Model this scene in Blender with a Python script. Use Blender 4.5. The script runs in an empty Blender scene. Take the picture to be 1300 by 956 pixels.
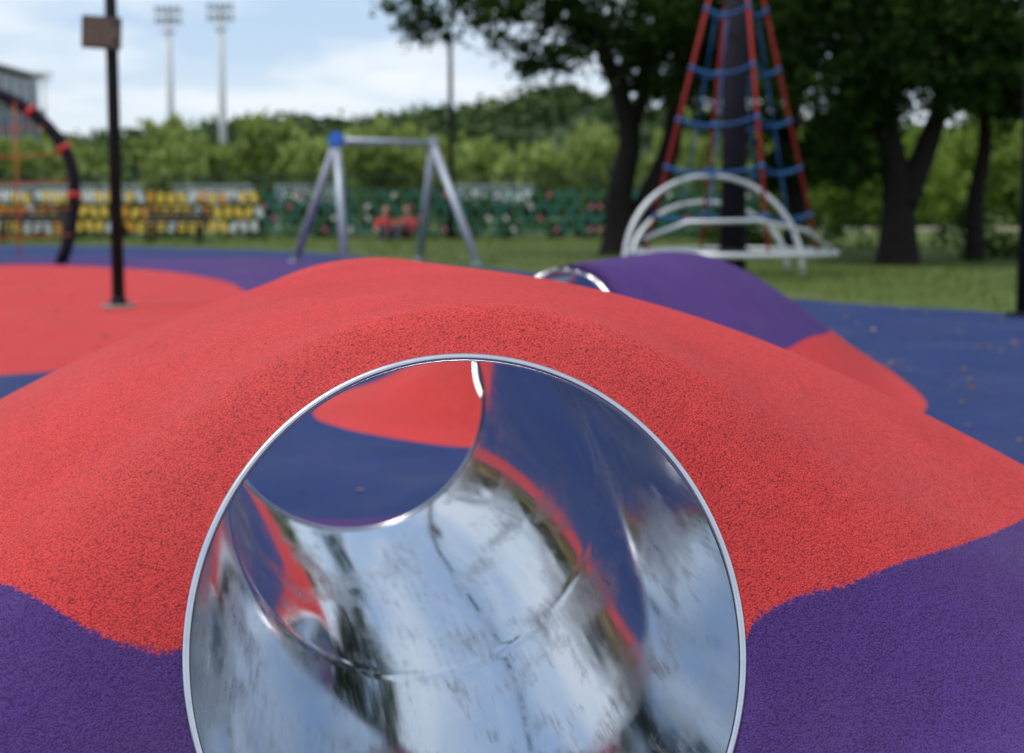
import bpy, math, random
import numpy as np
from mathutils import Vector, Matrix, kdtree
random.seed(4); rng=np.random.default_rng(7)
scene=bpy.context.scene
scene.view_settings.view_transform='Standard'; scene.view_settings.look='None'; scene.view_settings.exposure=0

# ---------------------------------------------------------------- helpers
def link(o): scene.collection.objects.link(o); return o
def nodemat(name):
    m=bpy.data.materials.new(name); m.use_nodes=True
    nt=m.node_tree; return m,nt,nt.nodes['Principled BSDF']
def N(nt,t,**k):
    n=nt.nodes.new(t)
    for a,b in k.items(): setattr(n,a,b)
    return n
def L(nt,a,b): nt.links.new(a,b)
def mixc(nt,fac,a,b,mode='MIX'):
    n=nt.nodes.new('ShaderNodeMix'); n.data_type='RGBA'; n.blend_type=mode
    for s,v in ((n.inputs[0],fac),(n.inputs[6],a),(n.inputs[7],b)):
        if hasattr(v,'is_linked'): L(nt,v,s)
        else: s.default_value=v if not isinstance(v,tuple) or len(v)==4 else (*v,1)
    return n.outputs[2]
def ramp(nt,fac,stops):
    r=nt.nodes.new('ShaderNodeValToRGB'); L(nt,fac,r.inputs[0])
    el=r.color_ramp.elements
    while len(el)<len(stops): el.new(.5)
    for e,(p,c) in zip(el,stops):
        e.position=p; e.color=(c,c,c,1) if not isinstance(c,tuple) else (*c,1)
    return r.outputs[0]
def math_(nt,op,a,b=None,clamp=False):
    n=nt.nodes.new('ShaderNodeMath'); n.operation=op; n.use_clamp=clamp
    for s,v in ((n.inputs[0],a),(n.inputs[1],b)):
        if v is None: continue
        if hasattr(v,'is_linked'): L(nt,v,s)
        else: s.default_value=v
    return n.outputs[0]

def simple_mat(name,col,rough=.5,metal=0,var=.18,scale=9,bump=.0,spec=.5):
    m,nt,b=nodemat(name)
    tc=N(nt,'ShaderNodeTexCoord'); no=N(nt,'ShaderNodeTexNoise'); no.inputs['Scale'].default_value=scale; no.inputs['Detail'].default_value=3
    L(nt,tc.outputs['Object'],no.inputs['Vector'])
    c=mixc(nt,no.outputs[0],tuple(x*(1-var) for x in col),tuple(min(1,x*(1+var)) for x in col))
    L(nt,c,b.inputs['Base Color']); b.inputs['Roughness'].default_value=rough; b.inputs['Metallic'].default_value=metal
    b.inputs['Specular IOR Level'].default_value=spec
    if bump:
        bp=N(nt,'ShaderNodeBump'); bp.inputs['Strength'].default_value=bump; bp.inputs['Distance'].default_value=.02
        L(nt,no.outputs[0],bp.inputs['Height']); L(nt,bp.outputs[0],b.inputs['Normal'])
    return m

def leaf_mat(name,dark,light,transl=.35):
    m,nt,b=nodemat(name)
    nt.nodes.remove(b)
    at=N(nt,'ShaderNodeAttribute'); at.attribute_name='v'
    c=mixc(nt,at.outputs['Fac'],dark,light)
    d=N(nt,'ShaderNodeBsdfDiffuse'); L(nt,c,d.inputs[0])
    if transl<=0:
        L(nt,d.outputs[0],nt.nodes['Material Output'].inputs[0]); return m
    tr=N(nt,'ShaderNodeBsdfTranslucent'); c2=mixc(nt,.6,c,(light[0]*1.6,light[1]*1.7,light[2]*.7))
    L(nt,c2,tr.inputs[0]); mx=N(nt,'ShaderNodeMixShader'); mx.inputs[0].default_value=transl
    L(nt,d.outputs[0],mx.inputs[1]); L(nt,tr.outputs[0],mx.inputs[2])
    L(nt,mx.outputs[0],nt.nodes['Material Output'].inputs[0])
    return m

class B:
    def __init__(s): s.v=[]; s.f=[]; s.m=[]; s.sm=[]
    def add(s,v,f,mi=0,smooth=True):
        o=len(s.v); s.v+= [tuple(p) for p in v]; s.f+=[tuple(i+o for i in q) for q in f]
        s.m+=[mi]*len(f); s.sm+=[smooth]*len(f)
    def pipe(s,path,r,mi=0,n=10,closed=False,caps=True):
        P=[Vector(p) for p in path]; K=len(P)
        R=r if isinstance(r,(list,tuple)) else [r]*K
        vs=[]; fs=[]; up=None
        for i in range(K):
            if closed: d=P[(i+1)%K]-P[i-1]
            else: d=P[min(i+1,K-1)]-P[max(i-1,0)]
            d.normalize()
            if up is None:
                up=Vector((0,0,1)) if abs(d.z)<.9 else Vector((1,0,0))
            a=(up-d*up.dot(d)).normalized(); up=a; b=d.cross(a)
            for k in range(n):
                t=2*math.pi*k/n; vs.append(P[i]+(a*math.cos(t)+b*math.sin(t))*R[i])
        for i in range(K if closed else K-1):
            j=(i+1)%K
            for k in range(n):
                k2=(k+1)%n; fs.append((i*n+k,i*n+k2,j*n+k2,j*n+k))
        if caps and not closed:
            fs.append(tuple(range(n))[::-1]); fs.append(tuple((K-1)*n+k for k in range(n)))
        s.add(vs,fs,mi)
    def box(s,c,d,mi=0,rot=None,bev=0.0):
        x,y,z=[q/2 for q in d]; M=rot or Matrix.Identity(3); c=Vector(c)
        b=min(bev,x*.9,y*.9,z*.9) if bev else 0
        if not b:
            vs=[Vector((i*x,j*y,k*z)) for i in(-1,1) for j in(-1,1) for k in(-1,1)]
            fs=[(0,1,3,2),(4,6,7,5),(0,4,5,1),(2,3,7,6),(0,2,6,4),(1,5,7,3)]
        else:
            import bmesh
            bm=bmesh.new(); bmesh.ops.create_cube(bm,size=1); bmesh.ops.scale(bm,vec=(2*x,2*y,2*z),verts=bm.verts)
            bmesh.ops.bevel(bm,geom=bm.edges[:],offset=b,segments=2,affect='EDGES')
            bm.verts.index_update(); vs=[v.co.copy() for v in bm.verts]; fs=[tuple(v.index for v in f.verts) for f in bm.faces]; bm.free()
        s.add([c+M@v for v in vs],fs,mi,False)
    def ball(s,c,r,mi=0,n=12,sc=(1,1,1)):
        vs=[];fs=[];m=n//2+1
        for i in range(m+1):
            a=math.pi*i/m
            for k in range(n):
                t=2*math.pi*k/n; vs.append((c[0]+r*sc[0]*math.sin(a)*math.cos(t),c[1]+r*sc[1]*math.sin(a)*math.sin(t),c[2]+r*sc[2]*math.cos(a)))
        for i in range(m):
            for k in range(n): fs.append((i*n+k,(i+1)*n+k,(i+1)*n+(k+1)%n,i*n+(k+1)%n))
        s.add(vs,fs,mi)
    def obj(s,name,mats,parent=None,loc=None):
        me=bpy.data.meshes.new(name); me.from_pydata(s.v,[],s.f); 
        for m in mats: me.materials.append(m)
        me.polygons.foreach_set('material_index',s.m); me.polygons.foreach_set('use_smooth',s.sm); me.update()
        o=link(bpy.data.objects.new(name,me)); 
        if parent: o.parent=parent
        return o
def empty(name,loc=(0,0,0)):
    e=bpy.data.objects.new(name,None); e.location=loc; e.empty_display_size=.3; return link(e)

def quads_mesh(name,C,size,val,mat,parent=None,droop=0.0,aspect=.55,normal_up=0.0):
    n=len(C); a=rng.normal(size=(n,3)); b=rng.normal(size=(n,3))
    if droop: a[:,2]-=droop*np.abs(a[:,2])+droop
    if normal_up: a[:,2]*=1-normal_up; b[:,2]*=1-normal_up
    a/=np.linalg.norm(a,axis=1)[:,None]; b-=a*(a*b).sum(1)[:,None]; b/=np.linalg.norm(b,axis=1)[:,None]
    a*=size[:,None]*.5; b*=(size*aspect*.5)[:,None]
    V=np.stack([C-a,C+b-.1*a,C+a,C-b-.1*a],1).reshape(-1,3)
    me=bpy.data.meshes.new(name); me.vertices.add(4*n); me.vertices.foreach_set('co',V.ravel().astype(np.float32))
    me.loops.add(4*n); me.loops.foreach_set('vertex_index',np.arange(4*n,dtype=np.int32))
    me.polygons.add(n); me.polygons.foreach_set('loop_start',np.arange(0,4*n,4,dtype=np.int32))
    try: me.polygons.foreach_set('loop_total',np.full(n,4,dtype=np.int32))
    except Exception: pass
    me.update(calc_edges=True)
    at=me.attributes.new('v','FLOAT','POINT'); at.data.foreach_set('value',np.repeat(val,4).astype(np.float32))
    me.materials.append(mat)
    o=link(bpy.data.objects.new(name,me))
    if parent: o.parent=parent
    return o

# ---------------------------------------------------------------- mounds
class Mound: pass
def mk(rim_center,axis,L_,R,A,Tl,Tr,t0,a_,p_,zo=.005,sl=.28,w0=.56,k=.34):
    m=Mound(); ax=np.array(axis,float); ax/=np.linalg.norm(ax); m.ax=ax; m.L=L_; m.R=R; m.zc=R+zo; m.A=A; m.sl=sl; m.w0=w0; m.k=k
    m.Tl,m.Tr,m.t0,m.a,m.p=Tl,Tr,t0,a_,p_
    m.c=np.array(rim_center,float)+ax*L_; return m
M1=mk((-.054,1.95),(-.18,.98),1.17,.395,.87,2.25,2.40,.10,1.40,2.6,w0=.60)
M2=mk((.145,6.62),(.36,.93),1.0,.35,.775,1.8,1.42,.34,1.15,2.4,.002,.42,.5,.20)
def smin(a,b,k):
    h=np.clip(k-np.abs(a-b),0,None)/k; return np.minimum(a,b)-h*h*k*.25
def H_st(m,s,t):
    tt=t-m.t0; T=np.where(tt>0,m.Tr,m.Tl)
    G=m.A*np.clip(1-(tt/T)**2,0,None)**2
    P=m.zc+(m.L-np.abs(s))/m.sl
    Hf=-smin(-smin(G,P,m.k),np.zeros_like(P),.04)
    Hg=G*np.exp(-(np.abs(s)/m.a)**m.p)
    w=np.exp(-(np.abs(t)/m.w0)**2.4)
    return w*Hf+(1-w)*Hg
def st(m,x,y):
    dx=x-m.c[0]; dy=y-m.c[1]; return dx*m.ax[0]+dy*m.ax[1], dx*m.ax[1]-dy*m.ax[0]
def xy(m,s,t): return m.c[0]+s*m.ax[0]+t*m.ax[1], m.c[1]+s*m.ax[1]-t*m.ax[0]
def hgt(x,y):
    h=np.zeros_like(x)
    for m in (M1,M2):
        s,t=st(m,x,y); k=(np.abs(s)<3.2)&(np.abs(t)<3)
        hh=np.zeros_like(x); hh[k]=H_st(m,s[k],t[k]); fade=np.clip((3.0-np.abs(s))/1.0,0,1); h=np.maximum(h,hh*fade)
    return h
def ring(m,sign,n=240):
    out=[]
    for i in range(n):
        th=2*math.pi*i/n; t=m.R*math.sin(th); z=m.zc+m.R*math.cos(th)
        lo,hi=.3,m.L+.4
        for _ in range(40):
            mid=(lo+hi)/2
            if H_st(m,np.array([mid*sign]),np.array([t]))[0]>z: lo=mid
            else: hi=mid
        out.append(lo)
    S=np.array(out)
    for _ in range(12): S=(np.roll(S,1)+2*S+np.roll(S,-1))/4
    zz=np.array([m.zc+m.R*math.cos(2*math.pi*i/n) for i in range(n)])
    A_=np.polyfit(zz,S,1); S=.3*S+.7*np.polyval(A_,zz)
    pts=[]
    for i in range(n):
        th=2*math.pi*i/n; x,y=xy(m,S[i]*sign,m.R*math.sin(th)); pts.append((x,y,m.zc+m.R*math.cos(th)))
    return S,pts

def catmull(P,k=8):
    P=np.array(P,float); n=len(P); out=[]
    for i in range(n):
        p0,p1,p2,p3=P[i-1],P[i],P[(i+1)%n],P[(i+2)%n]
        for j in range(k):
            u=j/k; out.append(.5*((2*p1)+(-p0+p2)*u+(2*p0-5*p1+4*p2-p3)*u*u+(-p0+3*p1-3*p2+p3)*u**3))
    return np.array(out)
def sdf(x,y,P):
    P=catmull(P); n=len(P); d=np.full(x.shape,1e9); ins=np.zeros(x.shape,bool)
    for i in range(n):
        a=P[i]; b=P[(i+1)%n]; e=b-a; ee=(e@e)+1e-12
        u=np.clip(((x-a[0])*e[0]+(y-a[1])*e[1])/ee,0,1)
        d=np.minimum(d,(x-a[0]-u*e[0])**2+(y-a[1]-u*e[1])**2)
        c=((a[1]>y)!=(b[1]>y)); 
        if c.any():
            xi=(b[0]-a[0])*(y-a[1])/((b[1]-a[1]) if abs(b[1]-a[1])>1e-12 else 1e-12)+a[0]
            ins^=c&(x<xi)
    d=np.sqrt(d); return np.where(ins,d,-d)
R1=[(-3.2,3.9),(-2.4,3.15),(-1.6,2.56),(-1.2,2.30),(-.925,2.13),(-.74,1.96),(-.595,1.885),(-.482,1.875),(-.41,1.885),(-.2,1.82),(-.05,1.80),(.15,1.86),(.33,2.01),(.404,2.045),(.531,2.09),(.684,2.19),(.832,2.355),(.925,2.49),(1.035,2.72),(1.25,3.05),(1.6,3.5),(1.8,4.0),(1.3,4.5),(.3,4.42),(-.6,4.36),(-1.4,4.45),(-2.4,4.5)]
P1=[(-4.2,-1.2),(-1,-1.8),(2,-1.5),(4,0),(3.6,2.6),(2.4,3.9),(1.8,4.6),(.4,4.6),(-.6,4.56),(-1.5,4.6),(-2.6,4.6),(-4.0,4.2),(-5,2)]
R2=[(-3.05,8.45),(-2.78,9.1),(-2.72,11),(-2.62,13),(-2.9,15.7),(-3.9,19),(-5.46,21.8),(-7.2,23.4),(-8.7,23.9),(-12,23),(-13,15),(-9,9),(-5,7.9)]
P2=[(-9,26.5),(-6,27.2),(-3,25.5),(-1.2,22),(-.5,18),(-.8,15.3),(-1.8,14),(-2.5,14.3),(-3.5,16),(-5,20),(-8,23)]
R3=[(-.95,6.8),(-.75,6.25),(-.3,5.95),(.1,5.86),(.6,5.6),(1.4,5.9),(1.92,6.65),(2.1,7.4),(1.75,8.4),(.9,9.3),(0,9),(-.75,8)]
P3=[(1.68,7.7),(1.63,7.3),(1.35,6.72),(1.19,6.52),(.9,6.3),(.6,6.3),(.3,6.5),(0,7.1),(-.3,8),(.3,9.1),(1.2,9),(1.6,8.4)]
RUB=[(-30,36),(-12.7,35),(-8.5,33.6),(-4.3,30),(-.64,23),(.58,20.6),(2.97,15.4),(4.8,13.3),(8,12),(13,8),(14,-16),(-14,-20),(-32,-10)]

def lines(segs):
    out=[]
    for a,b,st_ in segs: out+=list(np.arange(a,b-1e-6,st_))
    return out
xp=lines([(0,1.6,.0125),(1.6,3,.04),(3,14,.22),(14,60,2.5)])+[60,80,110,160,240,400,700,1200,2000]
X=np.array([-v for v in xp[:0:-1]]+xp)
Y=np.array([-400,-200,-100,-60,-40,-30,-24]+lines([(-20,-4,1),(-4,1.2,.15),(1.2,5.1,.0125),(5.1,9.6,.04),(9.6,38,.18),(38,60,1)])+[60,70,85,110,150,220,350,600,1000,2200])
gx,gy=np.meshgrid(X,Y); nx,ny=len(X),len(Y)
x=gx.ravel(); y=gy.ravel(); z=hgt(x,y)
z+=.006*np.sin(x*1.7+.4)*np.cos(y*1.3)*(np.abs(x)<14)*(np.abs(y)<30)
idx=np.arange(nx*ny).reshape(ny,nx)
F=np.stack([idx[:-1,:-1],idx[:-1,1:],idx[1:,1:],idx[1:,:-1]],-1).reshape(-1,4)
co=np.stack([x,y,z],1)
tubes=[]
for m in (M1,M2):
    s,t=st(m,x,y); rad=np.hypot(t,z-m.zc); ins=(rad<m.R)&(np.abs(s)<m.L+(.45 if m is M1 else .22))
    S0,r0=ring(m,-1); S1,r1=ring(m,1); tubes.append((m,S0,r0,S1,r1))
    rem=ins[F].any(1); bv=np.unique(F[rem]); bv=bv[~ins[bv]]
    F=F[~rem]
    kd=kdtree.KDTree(len(r0)*2)
    for i,p in enumerate(r0+r1): kd.insert(p,i)
    kd.balance()
    for i in bv:
        p,_,d=kd.find(co[i])
        if d<.2: co[i]=p
used=np.zeros(len(co),bool); used[F.ravel()]=True
new=-np.ones(len(co),int); new[used]=np.arange(used.sum()); F=new[F]; co=co[used]
x2,y2=co[:,0],co[:,1]
near=(np.abs(x2)<40)&(y2>-25)&(y2<60)
def sd(P): 
    d=np.full(x2.shape,-9.); d[near]=sdf(x2[near],y2[near],P); return d
dR=np.maximum(np.maximum(sd(R1),sd(R2)),np.minimum(sd(R3),-sd(P3)))
dP=np.maximum(np.maximum(sd(P1),sd(P2)),sd(P3)); dG=-sd(RUB); dG[~near]=9
me=bpy.data.meshes.new('ground'); n=len(F)
me.vertices.add(len(co)); me.vertices.foreach_set('co',co.ravel().astype(np.float32))
me.loops.add(4*n); me.loops.foreach_set('vertex_index',F.ravel().astype(np.int32))
me.polygons.add(n); me.polygons.foreach_set('loop_start',np.arange(0,4*n,4,dtype=np.int32))
try: me.polygons.foreach_set('loop_total',np.full(n,4,dtype=np.int32))
except Exception: pass
me.update(calc_edges=True); me.polygons.foreach_set('use_smooth',np.ones(n,bool))
for nm,d in (('dR',dR),('dP',dP),('dG',dG)):
    at=me.attributes.new(nm,'FLOAT','POINT'); at.data.foreach_set('value',d.astype(np.float32))
ground=link(bpy.data.objects.new('ground',me))

# ground material : EPDM rubber crumb in three colours + grass
m,nt,b=nodemat('rubber_and_grass')
geo=N(nt,'ShaderNodeNewGeometry'); pos=geo.outputs['Position']
def noise(scale,detail=3,rough=.5,vec=pos):
    q=N(nt,'ShaderNodeTexNoise'); q.inputs['Scale'].default_value=scale; q.inputs['Detail'].default_value=detail; q.inputs['Roughness'].default_value=rough; L(nt,vec,q.inputs['Vector']); return q.outputs[0]
edge=noise(160,1); n2=noise(2.2,3,.6); n30=noise(30,2,.6)
def mask(nm,amp=.010,w=.0015,e=edge):
    a=N(nt,'ShaderNodeAttribute'); a.attribute_name=nm
    v=math_(nt,'ADD',a.outputs['Fac'],math_(nt,'MULTIPLY',math_(nt,'SUBTRACT',e,.5),amp))
    mr=N(nt,'ShaderNodeMapRange'); L(nt,v,mr.inputs[0]); mr.inputs[1].default_value=-w; mr.inputs[2].default_value=w; return mr.outputs[0]
vo=N(nt,'ShaderNodeTexVoronoi'); vo.inputs['Scale'].default_value=350; L(nt,pos,vo.inputs['Vector'])
vc=vo.outputs['Color']; dist=vo.outputs['Distance']
sep=N(nt,'ShaderNodeSeparateColor'); L(nt,vc,sep.inputs[0])
gran=math_(nt,'ADD',math_(nt,'MULTIPLY',sep.outputs[0],.28),.88)
crev=ramp(nt,dist,[(.42,1.0),(.74,.60)])
patch=math_(nt,'ADD',math_(nt,'MULTIPLY',n2,.38),.82)
fine=math_(nt,'ADD',math_(nt,'MULTIPLY',n30,.24),.89)
c=mixc(nt,mask('dP'),(.022,.044,.150),(.078,.036,.172))
c=mixc(nt,mask('dR'),c,(.60,.052,.050))
k=math_(nt,'MULTIPLY',math_(nt,'MULTIPLY',gran,crev),math_(nt,'MULTIPLY',patch,fine))
hsv=N(nt,'ShaderNodeVectorMath'); hsv.operation='SCALE'; L(nt,c,hsv.inputs[0]); L(nt,k,hsv.inputs['Scale'])
blk=math_(nt,'GREATER_THAN',sep.outputs[1],.972)
rub=mixc(nt,math_(nt,'MULTIPLY',blk,.55),hsv.outputs[0],(.02,.015,.02))
dusty=math_(nt,'MULTIPLY',ramp(nt,noise(.9,4,.65),[(.45,0.0),(.8,1.0)]),.09)
rub=mixc(nt,dusty,rub,(.35,.30,.27))
gr=mixc(nt,n2,(.06,.095,.018),(.15,.20,.035)); gr=mixc(nt,ramp(nt,n30,[(.35,0.),(.7,1.)]),gr,(.05,.075,.02))
gr=mixc(nt,ramp(nt,noise(.35,3,.6),[(.5,0.),(.72,.7)]),gr,(.15,.13,.06))
gm=mask('dG',.5,.06,n2)
L(nt,mixc(nt,gm,rub,gr),b.inputs['Base Color']); b.inputs['Roughness'].default_value=.85
b.inputs['Specular IOR Level'].default_value=.18
inv=math_(nt,'ADD',math_(nt,'SUBTRACT',1.0,dist),math_(nt,'MULTIPLY',n30,2.2))
bp=N(nt,'ShaderNodeBump'); bp.inputs['Strength'].default_value=.6; bp.inputs['Distance'].default_value=.0018; L(nt,inv,bp.inputs['Height'])
L(nt,bp.outputs[0],b.inputs['Normal'])
me.materials.append(m)

# ---------------------------------------------------------------- steel tubes
m,nt,b=nodemat('polished_steel_sheet'); steel=m
uv=N(nt,'ShaderNodeAttribute'); uv.attribute_name='ts'
def nz(sc,det,vec,ro=.6):
    q=N(nt,'ShaderNodeTexNoise'); q.inputs['Scale'].default_value=sc; q.inputs['Detail'].default_value=det; q.inputs['Roughness'].default_value=ro; L(nt,vec,q.inputs['Vector']); return q.outputs[0]
mp2=N(nt,'ShaderNodeMapping'); mp2.inputs['Scale'].default_value=(1.2,2.6,2.6); mp2.inputs['Rotation'].default_value=(0,0,.35); L(nt,uv.outputs['Vector'],mp2.inputs[0])
mp3=N(nt,'ShaderNodeMapping'); mp3.inputs['Scale'].default_value=(2.5,30,30); mp3.inputs['Rotation'].default_value=(.1,.1,.25); L(nt,uv.outputs['Vector'],mp3.inputs[0])
smear=nz(2.2,6,mp2.outputs[0],.62); scr=nz(3,3,mp3.outputs[0],.7); big=nz(2.0,1,uv.outputs['Vector'])
sm=ramp(nt,smear,[(.48,0.),(.66,1.)])
r=math_(nt,'ADD',math_(nt,'MULTIPLY',sm,.20),math_(nt,'ADD',math_(nt,'MULTIPLY',ramp(nt,scr,[(.5,0.),(.75,1.)]),.07),.07))
L(nt,r,b.inputs['Roughness']); b.inputs['Metallic'].default_value=1
spk=N(nt,'ShaderNodeTexVoronoi'); spk.inputs['Scale'].default_value=44; L(nt,uv.outputs['Vector'],spk.inputs['Vector'])
sp=math_(nt,'MULTIPLY',math_(nt,'LESS_THAN',spk.outputs['Distance'],.06),ramp(nt,big,[(.53,0.),(.57,1.)]))
c=mixc(nt,sm,(.50,.56,.64),(.62,.65,.69))
c=mixc(nt,ramp(nt,scr,[(.60,0.),(.72,.35)]),c,(.36,.39,.44))
c=mixc(nt,math_(nt,'MULTIPLY',sp,.8),c,(.05,.045,.04))
L(nt,c,b.inputs['Base Color'])
bp=N(nt,'ShaderNodeBump'); bp.inputs['Strength'].default_value=.05; bp.inputs['Distance'].default_value=.03; L(nt,big,bp.inputs['Height'])
L(nt,bp.outputs[0],b.inputs['Normal'])
df=N(nt,'ShaderNodeBsdfDiffuse'); df.inputs[0].default_value=(.40,.41,.42,1); mx=N(nt,'ShaderNodeMixShader')
L(nt,math_(nt,'MULTIPLY',ramp(nt,math_(nt,'MULTIPLY',smear,math_(nt,'ADD',scr,.5)),[(.52,0.),(.75,1.)]),.42),mx.inputs[0]); L(nt,b.outputs[0],mx.inputs[1]); L(nt,df.outputs[0],mx.inputs[2]); L(nt,mx.outputs[0],nt.nodes['Material Output'].inputs[0])
rimmat=simple_mat('rim_steel',(.66,.66,.67),.25,1,.15,30)

for m_,S0,r0,S1,r1 in tubes:
    par=empty('crawl_tunnel_tube',(0,0,0))
    nth=240; ns=140; V=[];TS=[];Fc=[]
    for j in range(ns+1):
        u=j/ns
        for i in range(nth):
            th=2*math.pi*i/nth; s=-S0[i]*(1-u)+S1[i]*u
            q=s+.12
            R=m_.R-.0014*math.exp(-(q/.014)**2)+.0005*math.sin(3*th+2.5*s)*math.cos(2*s)*math.sin(math.pi*u)
            xx,yy=xy(m_,s,R*math.sin(th)+.045*math.sin(math.pi*u)**2); V.append((xx,yy,m_.zc+R*math.cos(th))); TS.append((s,math.cos(th)*m_.R,math.sin(th)*m_.R))
    for j in range(ns):
        for i in range(nth):
            i2=(i+1)%nth; Fc.append((j*nth+i,j*nth+i2,(j+1)*nth+i2,(j+1)*nth+i))
    tm=bpy.data.meshes.new('steel_pipe'); tm.from_pydata(V,[],Fc); tm.polygons.foreach_set('use_smooth',[True]*len(Fc))
    at=tm.attributes.new('ts','FLOAT_VECTOR','POINT'); at.data.foreach_set('vector',np.array(TS,dtype=np.float32).ravel())
    tm.materials.append(steel); o=link(bpy.data.objects.new('steel_pipe',tm)); o.parent=par
    rr=.0062 if m_ is M1 else .011
    bb=B(); bb.pipe(r0,rr,0,12,closed=True); bb.pipe(r1,.0062,0,12,closed=True)
    bb.obj('rim',[rimmat],par)

# ---------------------------------------------------------------- street furniture
black=simple_mat('black_paint',(.010,.013,.013),.75,0,.3,6,0,.2)
galv=simple_mat('galvanised',(.40,.44,.50),.5,.45,.2,7)
bluep=simple_mat('blue_plastic',(.03,.16,.62),.45)
brown=simple_mat('sign_brown',(.085,.06,.045),.6,0,.35,14)
redp=simple_mat('red_paint',(.50,.025,.02),.5)
orange=simple_mat('orange_rope',(.45,.10,.03),.8)
redrope=simple_mat('red_rope',(.34,.02,.02),.8)
bluerope=simple_mat('blue_rope',(.015,.10,.28),.8)
silver=simple_mat('silver_pipe',(.50,.52,.53),.4,.4,.12)
mastm=simple_mat('dark_mast',(.014,.012,.020),.7,0,.2,6,0,.15)
white=simple_mat('white_paint',(.72,.73,.74),.6,0,.1,2)
concrete=simple_mat('concrete',(.30,.29,.27),.8,0,.2,5)

b_=B(); px,py=-3.88,14.0
b_.pipe([(px,py,.02),(px,py,2.4),(px,py,4.6)],[.062,.058,.052],0,16)
b_.pipe([(px,py,.004),(px,py,.03)],[.16,.16],2,20); b_.pipe([(px,py,.03),(px,py,.11)],[.085,.07],0,16)
for k in range(4):
    a=k*math.pi/2+.5; b_.pipe([(px+.12*math.cos(a),py+.12*math.sin(a),.03),(px+.12*math.cos(a),py+.12*math.sin(a),.055)],.014,0,6)
b_.ball((px,py,4.6),.055,0)
rz=Matrix.Rotation(.18,3,'Z')@Matrix.Rotation(.05,3,'Y')
b_.box((px-.07,py-.09,2.66),(.37,.025,.31),1,rz,.006); b_.box((px-.07,py-.106,2.66),(.31,.006,.25),3,rz)
for zz in (2.58,2.75): b_.box((px,py-.03,zz),(.15,.12,.03),0)
b_.obj('sign_post',[black,brown,concrete,simple_mat('sign_face',(.12,.085,.06),.6,0,.5,30)])
b_=B(); b_.pipe([(4.68,13.0,0),(4.68,13,2.4),(4.68,13,4.8)],[.062,.055,.05],0,16); b_.pipe([(4.68,13,.002),(4.68,13,.03)],.15,0,20)
b_.ball((4.68,13,4.85),.13,0,14,(1,1,.5)); b_.obj('lamp_post',[black])
b_=B(); b_.pipe([(-1.75,41,0),(-1.75,41,4),(-1.75,41,7.5)],[.09,.07,.05],0,10); b_.box((-1.45,41,7.5),(.8,.18,.08),0); b_.obj('lamp_post',[black])

# swing frame
b_=B(); TL=Vector((-2.90,23.7,2.06)); TR=Vector((-1.35,24.5,2.05))
u=(TR-TL).normalized()
b_.pipe([TL-u*.08,TR+u*.08],.055,0,12)
for T,f in ((TL,[(-3.80,24.9,0),(-2.70,23.0,0)]),(TR,[(-1.66,25.6,0),(-.56,23.6,0)])):
    for q in f:
        b_.pipe([T+Vector((0,0,-.02)),Vector(q)],.068,0,12); b_.pipe([Vector(q)+Vector((0,0,.005)),Vector(q)+Vector((0,0,.03))],.12,0,12)
b_.box(TL,(.24,.24,.26),1,None,.05); b_.box(TR,(.18,.18,.2),0,None,.04)
for k in (.3,.7):
    p=TL.lerp(TR,k); b_.pipe([p,p-Vector((0,0,.12))],.02,0,6)
b_.obj('swing_frame',[galv,bluep])

# rope pyramid climber
cx,cy=3.10,20.0; b_=B()
b_.pipe([(cx,cy,0),(cx,cy,2.5),(cx,cy,5.4)],[.19,.175,.15],0,20)
b_.pipe([(cx,cy,.34),(cx,cy,.40)],.22,0,20)
Rg=1.42; rp=[(cx+Rg*math.cos(a),cy+Rg*math.sin(a),.34) for a in np.linspace(0,2*math.pi,49)[:-1]]
b_.pipe(rp,.045,1,10,closed=True)
for k in range(6):
    a=k*math.pi/3+.2; b_.pipe([(cx,cy,.32),(cx+Rg*math.cos(a),cy+Rg*math.sin(a),.32)],.028,1,8)
top=Vector((cx,cy,5.4)); ends=[]
for k in range(4):
    a=k*math.pi/2+.22; e=Vector((cx+1.28*math.cos(a),cy+1.28*math.sin(a),.36)); ends.append(e); b_.pipe([top+(e-top).normalized()*.15,e],.024,2,8)
lv=(.34,.50,.64,.77,.9)
for i,f in enumerate(lv):
    for k in range(4):
        p=top.lerp(ends[k],f); q=top.lerp(ends[(k+1)%4],f); mid=(p+q)/2-Vector((0,0,.10))
        b_.pipe([p,p.lerp(q,.25)-Vector((0,0,.07)),mid,p.lerp(q,.75)-Vector((0,0,.07)),q],.016,3,6); b_.ball(p,.045,3,8); b_.ball(mid,.035,3,8)
        if i<4:
            r2=(top.lerp(ends[k],lv[i+1])+top.lerp(ends[(k+1)%4],lv[i+1]))/2-Vector((0,0,.10)); b_.pipe([mid,r2],.011,3,5)
for (x0,x1,zt,yy) in ((1.52,3.95,1.38,19.3),(1.75,4.05,1.02,20.9)):
    P=[]
    for a in np.linspace(0,math.pi,25): P.append(((x0+x1)/2-(x1-x0)/2*math.cos(a),yy+.5*math.sin(a),.02+zt*math.sin(a)**.85))
    b_.pipe(P,.040,1,10)
b_.pipe([(1.75,18.9,.55),(2.3,18.7,.78),(3.2,18.6,.80),(3.9,18.8,.66),(4.3,19.2,.40)],.03,1,8)
b_.obj('rope_pyramid_climber',[mastm,silver,redrope,bluerope])

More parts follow.
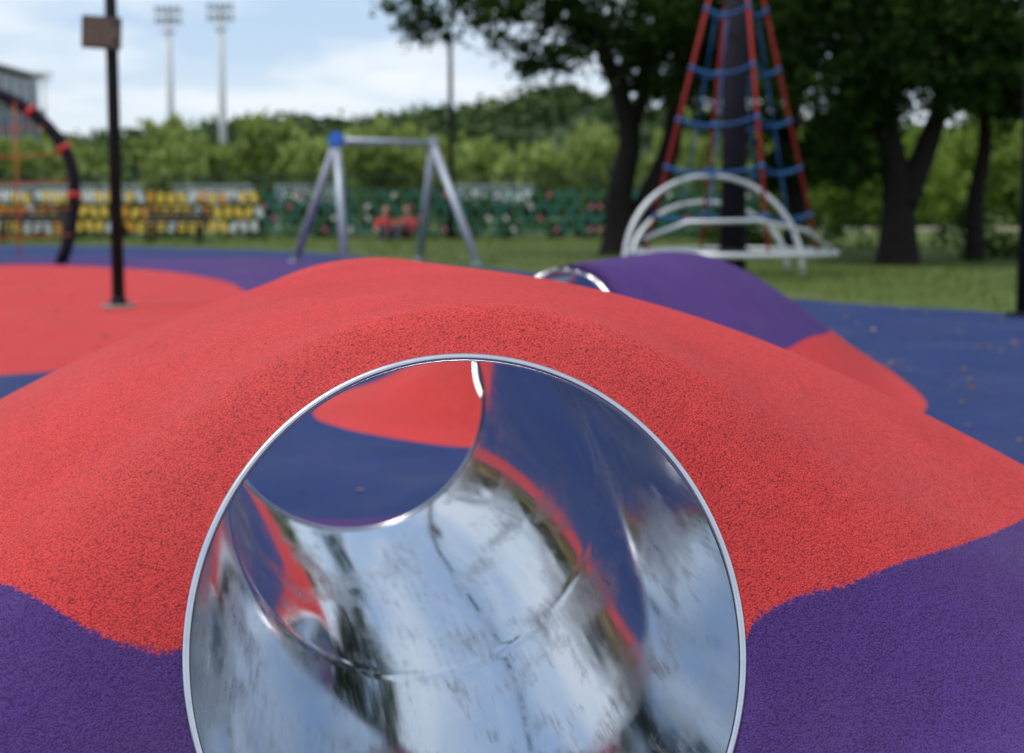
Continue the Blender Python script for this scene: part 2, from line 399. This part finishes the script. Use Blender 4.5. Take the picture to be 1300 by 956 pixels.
# arch climber on the left
b_=B(); P=[]
for a in np.linspace(-.48,math.pi+.48,40):
    P.append((-9.75+2.33*math.cos(a),24+.25*math.cos(a),1.35+1.72*math.sin(a)*(1 if a>0 and a<math.pi else 1.72)))
b_.pipe(P,.105,0,14)
arch=[Vector(p) for p in P]
ks=(4,8,12,16,19,23,27,31,35)
for i in ks:
    d=(arch[i+1]-arch[i-1]).normalized(); b_.pipe([arch[i]-d*.045,arch[i]+d*.045],.125,1,12)
for xx in (-11.1,-10.4,-9.7,-9.0,-8.3):
    zt=1.35+1.72*math.sqrt(max(0,1-((xx+9.75)/2.33)**2)); b_.pipe([(xx,24,.1),(xx,24,zt)],.016,2,6)
for zz in (.5,.95,1.4,1.85,2.3):
    w_=2.33*math.sqrt(max(0,1-(max(0,zz-1.35)/1.72)**2)); P=[(-9.75-w_,24,zz),(-9.75,24,zz-.12),(-9.75+w_,24,zz)]; b_.pipe(P,.014,2,6)
b_.pipe([(-11.0,22.6,0),(-10.2,22.8,1.5),(-9.7,23.9,3.0)],.06,0,10)
b_.obj('arch_net_climber',[mastm,redp,orange])

# benches
def bench(x0,y0,w,rot=0):
    b_=B(); M=Matrix.Rotation(rot,3,'Z'); o=Vector((x0,y0,0))
    for k in range(4): b_.box(o+M@Vector((0,-.18+k*.12,.44)),(w,.09,.04),0,M,.008)
    for k in range(3): b_.box(o+M@Vector((0,.26+k*.03,.58+k*.12)),(w,.03,.09),0,M,.006)
    for sx in (-1,1):
        for yy in (-.18,.22): b_.box(o+M@Vector((sx*(w/2-.2),yy,.21)),(.07,.07,.42),1,M)
        b_.box(o+M@Vector((sx*(w/2-.2),.02,.40)),(.06,.5,.03),1,M); b_.box(o+M@Vector((sx*(w/2-.2),.3,.6)),(.06,.04,.5),1,M)
    b_.obj('park_bench',[simple_mat('dark_wood',(.045,.032,.028),.7),black])
bench(-12.4,37,2.0,.05); bench(-8.7,36.8,1.7,-.1)

# coloured slat fence
cols=[simple_mat('fence_orange',(.70,.30,.03),.6),simple_mat('fence_yellow',(.76,.52,.07),.6),simple_mat('fence_teal',(.02,.16,.13),.6),simple_mat('fence_green',(.03,.13,.06),.6),simple_mat('fence_pink',(.50,.16,.22),.6),simple_mat('fence_white',(.6,.62,.6),.6),simple_mat('fence_rail_green',(.02,.06,.035),.5)]
b_=B(); fy=41.5; x0=-24.0
i=0
while x0<7.0:
    left=x0<-7.2; sgn=1 if i%2 else -1
    for r_ in range(3 if left else 4):
        if left:
            if rng.random()<.08: continue
            cc=int(rng.choice([0,0,1,1,1,5])); zc=.36+r_*.42+rng.uniform(-.03,.03)
            M=Matrix.Rotation(rng.uniform(-.5,.5),3,'Y'); b_.box((x0+.15*(r_%2),fy,zc),(.19,.03,.31),cc,M,.01)
        else:
            cc=int(rng.integers(2,4))
            if rng.random()<.14: cc=4 if (i//8)%2 else 5
            zc=.28+r_*.33; M=Matrix.Rotation(sgn*(.55 if r_%2 else -.55),3,'Y')
            b_.box((x0+.02*(r_%2),fy,zc),(.10,.022,.30 if cc<4 else .15),cc,M)
    i+=1; x0+=.30 if left else .25
for zz in (.10,.45,.78,1.11,1.44): b_.box((-8.5,fy+.05,zz),(31.0,.04,.045),6)
x0=-24
while x0<7.1: b_.box((x0,fy+.09,.95),(.07,.07,1.9),6); x0+=2.4
x0=-24
while x0<7.1: b_.box((x0,fy+.12,1.0),(.016,.016,1.7),6); x0+=.15
b_.box((-8.5,fy+.12,1.84),(31.0,.03,.04),6)
b_.obj('slat_fence',cols)

b_=B()
for (xa,xb) in ((-34,-15.0),(-13.6,-10.5),(-9.5,-7.0),(-2.2,.9)):
    b_.box(((xa+xb)/2,58,1.35),(xb-xa,.15,.62),0,None,.03)
    k=xa
    while k<xb: b_.box((k,57.88,.9),(.1,.1,1.8),1); k+=1.6
    b_.box(((xa+xb)/2,57.9,1.75),(xb-xa,.08,.08),1)
b_.obj('white_barrier',[white,galv])
b_=B(); b_.box((28,58,.006),(50,3.0,.012),0); b_.obj('path',[simple_mat('pale_gravel',(.36,.33,.28),.9)])

# flood lights
def flood(x0,y0,h,w):
    b_=B(); b_.pipe([(x0,y0,0),(x0,y0,h*.5),(x0,y0,h)],[.45,.38,.28],0,12)
    for r_,zz in enumerate((h-.2,h-1.3)):
        b_.box((x0,y0,zz),(w,.2,.2),0)
        for k in range(5):
            xx=x0-w/2+w*(k+.5)/5; b_.box((xx,y0-.3,zz+.35),(.36,.3,.45),1,Matrix.Rotation(.4,3,'X'),.05)
    b_.box((x0,y0,h-2.2),(w*.5,.8,.1),0)
    b_.obj('floodlight_mast',[simple_mat('mast_grey',(.55,.57,.58),.5),simple_mat('lamp_grey',(.42,.44,.47),.4)])
flood(-35.6,150,21.0,2.9); flood(-30.2,150,21.3,2.9); flood(-97.5,300,28,4)

# building at the left
b_=B(); bx,by=-46.0,110; W=17.0; D=12; 
b_.box((bx,by,5.4),(W-1,D-1,10.8),0)
for f in range(5):
    zz=f*2.75; b_.box((bx,by-.4,zz+.12),(W,D+.4,.24),1)
    if f<4:
        for k in range(9):
            xx=bx-W/2+1.1+k*1.85; b_.box((xx,by-D/2+.46,zz+1.4),(1.5,.08,2.0),2); b_.box((xx+.92,by-D/2+.42,zz+1.4),(.14,.14,2.4),3)
        b_.box((bx,by-D/2-.55,zz+1.2),(W,.05,.07),3)
        k=bx-W/2
        while k<=bx+W/2: b_.box((k,by-D/2-.55,zz+.7),(.05,.05,.95),3); k+=.5
        for k in range(5): b_.box((bx+W/2-.45,by-D/2+1.5+k*2.2,zz+1.4),(.1,1.4,1.9),2)
for k in range(6): b_.box((bx-W/2+.2+k*(W-.4)/5,by-D/2,12.0),(.16,.16,2.2),3)
b_.box((bx,by-D/2,13.1),(W,.2,.2),3)
b_.obj('glass_apartment_building',[simple_mat('facade_grey',(.38,.42,.46),.6),concrete,simple_mat('window_glass',(.14,.18,.23),.12),galv])

# ---------------------------------------------------------------- vegetation
bark=simple_mat('bark',(.018,.014,.012),.9,0,.45,6,.8,.2)
leafD=leaf_mat('leaf_dark',(.012,.028,.008),(.050,.095,.020),.25)
leafW=leaf_mat('leaf_willow',(.085,.130,.038),(.34,.40,.14),.3)
leafH=leaf_mat('leaf_forest',(.030,.060,.025),(.11,.155,.055),0)
leafM=leaf_mat('leaf_mid',(.07,.12,.025),(.26,.34,.08),.3)

def blob_pts(c,r,n,shell=.5):
    d=rng.normal(size=(n,3)); d/=np.linalg.norm(d,axis=1)[:,None]
    u=rng.random(n)**(1/3); u=np.where(rng.random(n)<shell,.75+.25*u,u)
    return np.array(c)+d*u[:,None]*np.array(r)
def catmull_open(P,k=6):
    P=[np.array(p,float) for p in P]; P=[2*P[0]-P[1]]+P+[2*P[-1]-P[-2]]; out=[]
    for i in range(1,len(P)-2):
        for j in range(k):
            u=j/k; p0,p1,p2,p3=P[i-1:i+3]; out.append(.5*((2*p1)+(-p0+p2)*u+(2*p0-5*p1+4*p2-p3)*u*u+(-p0+3*p1-3*p2+p3)*u**3))
    out.append(P[-2]); return out
def big_tree(limbs,crowns,leaf=.17,mat=leafD):
    e=empty('broadleaf_tree',(0,0,0)); b_=B(); LP=[]
    for pts,r0,r1 in limbs:
        P=catmull_open(pts); n=len(P); b_.pipe(P,[r0+(r1-r0)*(i/(n-1))**.8 for i in range(n)],0,12); LP+=list(P[n//4:])
    C=[];V=[];LPa=np.array(LP)
    for c,r,nc,nl,cr in crowns:
        cc=blob_pts(c,r,nc)
        for q in cc:
            j=np.argmin(((LPa-q)**2).sum(1)+.6*np.clip(LPa[:,2]-q[2],0,9)**2); p=LPa[j]
            mid=(p+q)/2+rng.normal(size=3)*.18+np.array([0,0,.12]); b_.pipe([p,mid,q],[.045,.028,.01],0,5)
            n=int(nl*rng.uniform(.5,1.4)); sg=cr*rng.uniform(.6,1.25)
            C.append(q+rng.normal(size=(n,3))*sg*np.array([1,1,.62])); V.append(np.clip(rng.uniform(0,.8)+rng.normal(size=n)*.2,0,1))
            for _ in range(2):
                q2=q+rng.normal(size=3)*cr*1.6-np.array([0,0,.15]); b_.pipe([q,q2],[.012,.005],0,4)
                k=rng.integers(8,16); C.append(q+(q2-q)*rng.random((k,1))+rng.normal(size=(k,3))*.07); V.append(rng.random(k)*.7)
    b_.obj('trunk_and_branches',[bark],e)
    C=np.concatenate(C); V=np.concatenate(V)
    quads_mesh('foliage',C,rng.uniform(.6,1.3,len(C))*leaf,V,mat,e,droop=.3)
big_tree([([(2.05,28,-.05),(2.12,28,.5),(2.12,28,1.3),(2.3,28,2.3),(2.0,27.9,3.4),(1.4,27.7,4.6),(.6,27.5,5.6)],.38,.09),
          ([(2.3,28.1,.3),(2.75,28.2,1.2),(3.1,28.2,2.1),(3.25,28,3.2),(3.7,28,4.8),(4.0,28,7)],.32,.09),
          ([(2.25,28,2.2),(2.6,28.2,3.4),(2.5,28.4,5),(2.6,28.4,7)],.16,.05),
          ([(3.2,28,3.0),(4.2,27.6,4.1),(5.2,27.2,5.0)],.15,.04),
          ([(1.4,27.7,4.6),(.2,27.4,5.0),(-1.6,27.2,5.2)],.09,.03)],
         [((3.1,28,6.3),(3.4,3,2.5),105,120,.36),((3.4,27.8,4.1),(2.0,1.6,.9),40,110,.26),((-.7,27.4,4.7),(1.6,1.2,.6),24,65,.19),((.9,27.5,4.0),(.8,.8,.7),14,70,.18)])
big_tree([([(6.5,24,-.05),(6.5,24,.5),(6.45,24,1.4),(6.2,24,2.6),(5.8,24,4.5)],.42,.12),
          ([(6.55,24,1.0),(6.95,24,2.0),(7.3,24,3.2),(7.6,24,5)],.26,.09),
          ([(6.3,24,2.2),(5.6,23.8,3.2),(4.9,23.6,4.2)],.14,.04)],
         [((6.4,24,5.2),(3.0,2.8,2.2),115,130,.36),((7.2,23.6,3.2),(1.8,1.5,.7),32,100,.26),((5.2,23.8,3.2),(1.0,1.0,.7),22,95,.25),((5.7,24.2,2.2),(.5,.6,.9),16,90,.2)])
big_tree([([(8.15,25,-.05),(8.1,25,1),(8.25,25,2.2),(8.1,25,4),(8.3,25,6)],.19,.07)],
         [((8.9,25.5,5.1),(2.4,2.4,2.2),85,120,.34),((8.9,24.8,2.9),(.9,1.0,.8),16,90,.25)])
big_tree([([(6.1,31,-.05),(6.15,31,1.2),(6.0,31,2.6),(6.4,31,4.5),(6.4,31,6.5)],.28,.09),([(6.1,31,1.8),(7.0,31,3.2),(7.8,31,5)],.15,.05)],
         [((6.2,31,6.0),(3.2,2.6,2.6),90,130,.38),((4.9,31,3.7),(1.6,1,1.1),32,110,.3),((6.0,31,2.2),(.9,.8,1.0),18,100,.25),((6.9,31,2.8),(1.3,1,1.0),20,110,.3)])
def mass(name,items,leaf,mat,per,cr,droop=.3,up=0,flat=1.0):
    C=[];V=[]
    for c,r,nc in items:
        cc=blob_pts(c,r,nc,.7); tone=rng.uniform(-.2,.2)
        for q in cc:
            if q[2]<.1: q[2]=abs(q[2])+.1
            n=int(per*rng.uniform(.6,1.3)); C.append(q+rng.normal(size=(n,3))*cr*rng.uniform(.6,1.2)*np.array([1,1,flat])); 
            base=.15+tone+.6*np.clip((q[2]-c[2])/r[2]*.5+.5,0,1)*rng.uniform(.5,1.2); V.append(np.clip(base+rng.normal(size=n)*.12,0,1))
    C=np.concatenate(C); V=np.concatenate(V); C[:,2]=np.abs(C[:,2])
    return quads_mesh(name,C,rng.uniform(.6,1.3,len(C))*leaf,V,mat,None,droop)
it=[]
for k in range(11):
    xx=12+k*3.6+rng.uniform(-1,1); hh=rng.uniform(1.8,3.0); it.append(((xx,rng.uniform(62,72),hh),(rng.uniform(1.8,2.8),2,hh),40))
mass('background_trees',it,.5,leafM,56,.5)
it=[((8.6+k*.9,27+rng.uniform(-.6,.6),.35),(.7,.5,.4),12) for k in range(5)]+[((5.0+k*1.1,33+rng.uniform(-.5,.5),.3),(.7,.5,.35),8) for k in range(4)]
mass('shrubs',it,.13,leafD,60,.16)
it=[((-24+k*.9,42.5+rng.uniform(-.1,.1),.6),(.65,.35,.6),9) for k in range(35)]
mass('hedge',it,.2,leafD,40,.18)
# willows
it=[]; tb=B()
for k in range(30):
    xx=-58+k*4.3+rng.uniform(-1.5,1.5); yy=rng.uniform(98,128); h=rng.uniform(5.2,8.3)*(yy/115)
    tb.pipe([(xx,yy,0),(xx+.3,yy,h*.3),(xx,yy,h*.6)],[.35,.28,.15],0,8)
    for j in range(4):
        a=rng.uniform(0,6.28); rr=rng.uniform(.6,1.9); hz_=h*rng.uniform(.42,.72)
        it.append(((xx+rr*math.cos(a),yy+rr*math.sin(a),hz_),(rng.uniform(1.4,2.3),1.8,h-hz_ if h-hz_<3 else 3),16))
    it.append(((xx,yy,h*.3),(2.6,2,h*.3),16))
w=mass('willow_foliage',it,.85,leafW,30,.40,droop=1.0)
we=empty('willow_trees'); w.parent=we; tb.obj('trunks',[bark],we)
# wooded hill
HX=np.linspace(-420,420,85); HY=np.array([230,260,300,350,400,460,540,640])
ridge=lambda X_: 21.5+2.6*np.sin(X_*.028+1.2)+1.8*np.sin(X_*.071+.4)+.8*np.sin(X_*.16)
vs=[];fs=[]
def hz(X_,Y_): 
    f=np.clip((Y_-235)/165,0,1); f=f*f*(3-2*f); return ridge(X_)*f*(1+.1*np.sin(X_*.03+Y_*.02))-.3
for yy in HY:
    for xx in HX: vs.append((xx,yy,float(hz(xx,yy))))
nX=len(HX)
for j in range(len(HY)-1):
    for i in range(nX-1): fs.append((j*nX+i,j*nX+i+1,(j+1)*nX+i+1,(j+1)*nX+i))
he=empty('wooded_hill'); hb=B(); hb.add(vs,fs); hb.obj('terrain',[simple_mat('hill_ground',(.035,.06,.02),.9,0,.4,.05)],he)
nc=1700; qx=rng.uniform(-230,200,nc); qy=rng.uniform(245,425,nc); q=np.stack([qx,qy,hz(qx,qy)+rng.uniform(.5,2.6,nc)],1)
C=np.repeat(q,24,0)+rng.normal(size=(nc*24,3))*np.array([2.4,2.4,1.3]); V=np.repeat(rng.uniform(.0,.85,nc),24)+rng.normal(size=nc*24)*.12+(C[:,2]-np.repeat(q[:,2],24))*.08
quads_mesh('forest_canopy',C,rng.uniform(1.5,3.0,len(C)),np.clip(V,0,1),leafH,he,0,.8)
for (xx,yy,w_) in ((58,330,9),(66,345,7),(76,338,10)):
    zz=float(hz(xx,yy)); b_=B(); b_.box((xx,yy,zz+3),(w_,7,6),0)
    b_.add([(xx-w_/2-.4,yy-4,zz+6),(xx+w_/2+.4,yy-4,zz+6),(xx+w_/2+.4,yy+4,zz+6),(xx-w_/2-.4,yy+4,zz+6),(xx-w_/2-.4,yy,zz+8.6),(xx+w_/2+.4,yy,zz+8.6)],[(0,1,5,4),(2,3,4,5),(0,4,3),(1,2,5),(0,3,2,1)],1,False)
    for k in range(3):
        for r_ in range(2): b_.box((xx-w_/3+k*w_/3,yy-3.52,zz+1.7+r_*2.6),(1.1,.1,1.4),2)
    b_.obj('house',[simple_mat('render_wall',(.42,.36,.31),.8),simple_mat('roof_tile',(.12,.07,.06),.8),black])
# grass blades
n=36000; bx_=rng.uniform(-16,14,n); by_=rng.uniform(12.5,41,n)
s_=sdf(bx_,by_,RUB); k=s_<-.03; bx_,by_=bx_[k],by_[k]; n=len(bx_)
C=np.stack([bx_,by_,np.full(n,.04)],1)
V=np.clip(.5+.3*np.sin(bx_*.9)+rng.normal(size=n)*.25,0,1)
grs=leaf_mat('grass_blade',(.05,.085,.015),(.14,.19,.04),.3)
quads_mesh('grass',C,rng.uniform(.05,.12,n),V,grs,None,droop=1.5,aspect=.16)
# fallen leaves
n=1500; lx=rng.uniform(-6,7,n); ly=np.concatenate([rng.uniform(4.9,14,n*2//3),rng.uniform(10,22,n-n*2//3)])
zz=hgt(lx,ly); k=(rng.random(n)<np.where(lx>1,.9,.45))&(zz<.03); lx,ly,zz=lx[k],ly[k],zz[k]
C=np.stack([lx,ly,zz+.010+.006*np.sin(lx*1.7+.4)*np.cos(ly*1.3)],1)
fl=leaf_mat('fallen_leaf',(.10,.055,.025),(.32,.22,.10),.1)
quads_mesh('fallen_leaves',C,rng.uniform(.03,.06,len(C)),rng.random(len(C)),fl,None,0,.65,.93)

# ---------------------------------------------------------------- seated people
def person(name,loc,rot,shirt,trous,hair):
    e=empty(name,loc); e.rotation_euler=(0,0,rot)
    J={'pel':((0,0,.12),(.13,.11)),'ab':((0,.03,.27),(.115,.09)),'ch':((0,.03,.42),(.135,.095)),'nk':((0,.02,.55),(.05,.05)),'hd':((0,0,.62),(.06,.065))}
    E=[('pel','ab'),('ab','ch'),('ch','nk'),('nk','hd')]
    for s in (-1,1):
        t=str(s)
        J['sh'+t]=((s*.17,.03,.48),(.058,.058)); J['el'+t]=((s*.25,-.10,.30),(.042,.042)); J['wr'+t]=((s*.14,-.32,.38),(.03,.028)); J['ha'+t]=((s*.12,-.40,.38),(.036,.02))
        J['hp'+t]=((s*.09,-.03,.11),(.09,.085)); J['kn'+t]=((s*.13,-.42,.36),(.062,.062)); J['an'+t]=((s*.14,-.66,.08),(.04,.04)); J['to'+t]=((s*.15,-.80,.04),(.04,.028))
        E+=[('ch','sh'+t),('sh'+t,'el'+t),('el'+t,'wr'+t),('wr'+t,'ha'+t),('pel','hp'+t),('hp'+t,'kn'+t),('kn'+t,'an'+t),('an'+t,'to'+t)]
    K=list(J); me=bpy.data.meshes.new('body'); me.from_pydata([J[k][0] for k in K],[(K.index(a),K.index(b)) for a,b in E],[])
    o=link(bpy.data.objects.new('body',me)); o.parent=e
    sk=o.modifiers.new('skin','SKIN')
    for i,k in enumerate(K):
        sv=me.skin_vertices[0].data[i]; sv.radius=J[k][1]; sv.use_root=(k=='pel')
    ss=o.modifiers.new('sub','SUBSURF'); ss.levels=2; ss.render_levels=2; sk.use_smooth_shade=True
    m,nt,b=nodemat('clothes'); tc=N(nt,'ShaderNodeTexCoord'); sp=N(nt,'ShaderNodeSeparateXYZ'); L(nt,tc.outputs['Object'],sp.inputs[0])
    skin=(.48,.27,.19)
    up=math_(nt,'GREATER_THAN',sp.outputs[2],.19); back=math_(nt,'GREATER_THAN',sp.outputs[1],-.22)
    arm=math_(nt,'GREATER_THAN',sp.outputs[2],.545)
    c=mixc(nt,math_(nt,'MULTIPLY',up,back),trous,shirt); c=mixc(nt,arm,c,skin)
    L(nt,c,b.inputs['Base Color']); b.inputs['Roughness'].default_value=.8; me.materials.append(m)
    hb=B(); hb.ball((0,-.01,.71),.092,0,16,(.86,1.0,1.22)); hb.ball((0,-.105,.70),.016,0,8,(.8,1.2,1.4))
    for s in (-1,1): hb.ball((s*.082,0,.705),.022,0,8,(.4,.8,1.2)); hb.ball((s*.032,-.092,.725),.011,2,8)
    hb.ball((0,-.092,.655),.018,3,8,(1.4,.4,.4)); hb.ball((0,.018,.735),.102,1,16,(.9,1.0,1.1))
    for s in (-1,1):
        hb.ball((s*.12,-.42,.415),.038,0,10,(.9,1.1,.45))
        for f in range(4):
            xx=s*.12+(f-1.5)*.019; hb.pipe([(xx,-.45,.42),(xx,-.485,.415),(xx,-.505,.39)],[.009,.0085,.006],0,6)
        hb.pipe([(s*.09,-.42,.415),(s*.07,-.45,.405)],[.011,.008],0,6)
    hb.obj('head_and_hands',[simple_mat('skin',skin,.55),simple_mat('hair',hair,.7),black,redp],e)
    e.scale=(1.15,1.15,1.15)
person('seated_person',(-3.42,38.6,.02),.3,(.60,.03,.04),(.03,.03,.04),(.03,.02,.015))
person('seated_person',(-2.85,38.9,.02),-.5,(.42,.05,.06),(.05,.05,.07),(.06,.035,.02))

# ---------------------------------------------------------------- light, sky
el,az=math.radians(62),math.radians(-125)
sv=Vector((math.sin(az)*math.cos(el),math.cos(az)*math.cos(el),math.sin(el)))
sl=bpy.data.lights.new('sun','SUN'); sl.energy=2.3; sl.angle=math.radians(10); sl.color=(1,.955,.89)
so=link(bpy.data.objects.new('sun',sl)); so.rotation_euler=sv.to_track_quat('Z','Y').to_euler(); so.location=(0,0,30)
wd=bpy.data.worlds.new('World'); scene.world=wd; wd.use_nodes=True; nt=wd.node_tree; bg=nt.nodes['Background']
sky=N(nt,'ShaderNodeTexSky'); sky.sky_type='NISHITA'; sky.sun_disc=False; sky.sun_elevation=el; sky.sun_rotation=az; sky.air_density=1.0; sky.dust_density=.8
tc=N(nt,'ShaderNodeTexCoord'); sp=N(nt,'ShaderNodeSeparateXYZ'); L(nt,tc.outputs['Generated'],sp.inputs[0])
zz=math_(nt,'ADD',math_(nt,'MAXIMUM',sp.outputs[2],0.0),.16)
cb=N(nt,'ShaderNodeCombineXYZ'); L(nt,math_(nt,'DIVIDE',sp.outputs[0],zz),cb.inputs[0]); L(nt,math_(nt,'DIVIDE',sp.outputs[1],zz),cb.inputs[1])
no=N(nt,'ShaderNodeTexNoise'); no.inputs['Scale'].default_value=.9; no.inputs['Detail'].default_value=6; no.inputs['Roughness'].default_value=.55; L(nt,cb.outputs[0],no.inputs['Vector'])
cl=ramp(nt,no.outputs[0],[(.44,0.),(.60,1.)])
low=ramp(nt,sp.outputs[2],[(.02,.7),(.10,0.0)])
fac=math_(nt,'MAXIMUM',math_(nt,'MULTIPLY',cl,.85),low)
shade=mixc(nt,ramp(nt,no.outputs[0],[(.45,0.),(.8,1.)]),(7.9,8.1,8.3),(6.7,7.1,7.5))
skyb=mixc(nt,.55,sky.outputs[0],(4.7,6.0,8.0))   # thin high haze over the blue
L(nt,mixc(nt,fac,skyb,shade),bg.inputs[0]); bg.inputs[1].default_value=.132

# ---------------------------------------------------------------- camera
cd=bpy.data.cameras.new('camera'); cam=link(bpy.data.objects.new('camera',cd)); scene.camera=cam
cam.location=(0,0,1.02); cam.rotation_euler=(math.radians(90-5.54),0,0)
cd.lens=50; cd.sensor_width=36; cd.sensor_fit='HORIZONTAL'; cd.shift_y=-.034; cd.clip_end=4000; cd.clip_start=.05
cd.dof.use_dof=True; cd.dof.focus_distance=2.12; cd.dof.aperture_fstop=3.5
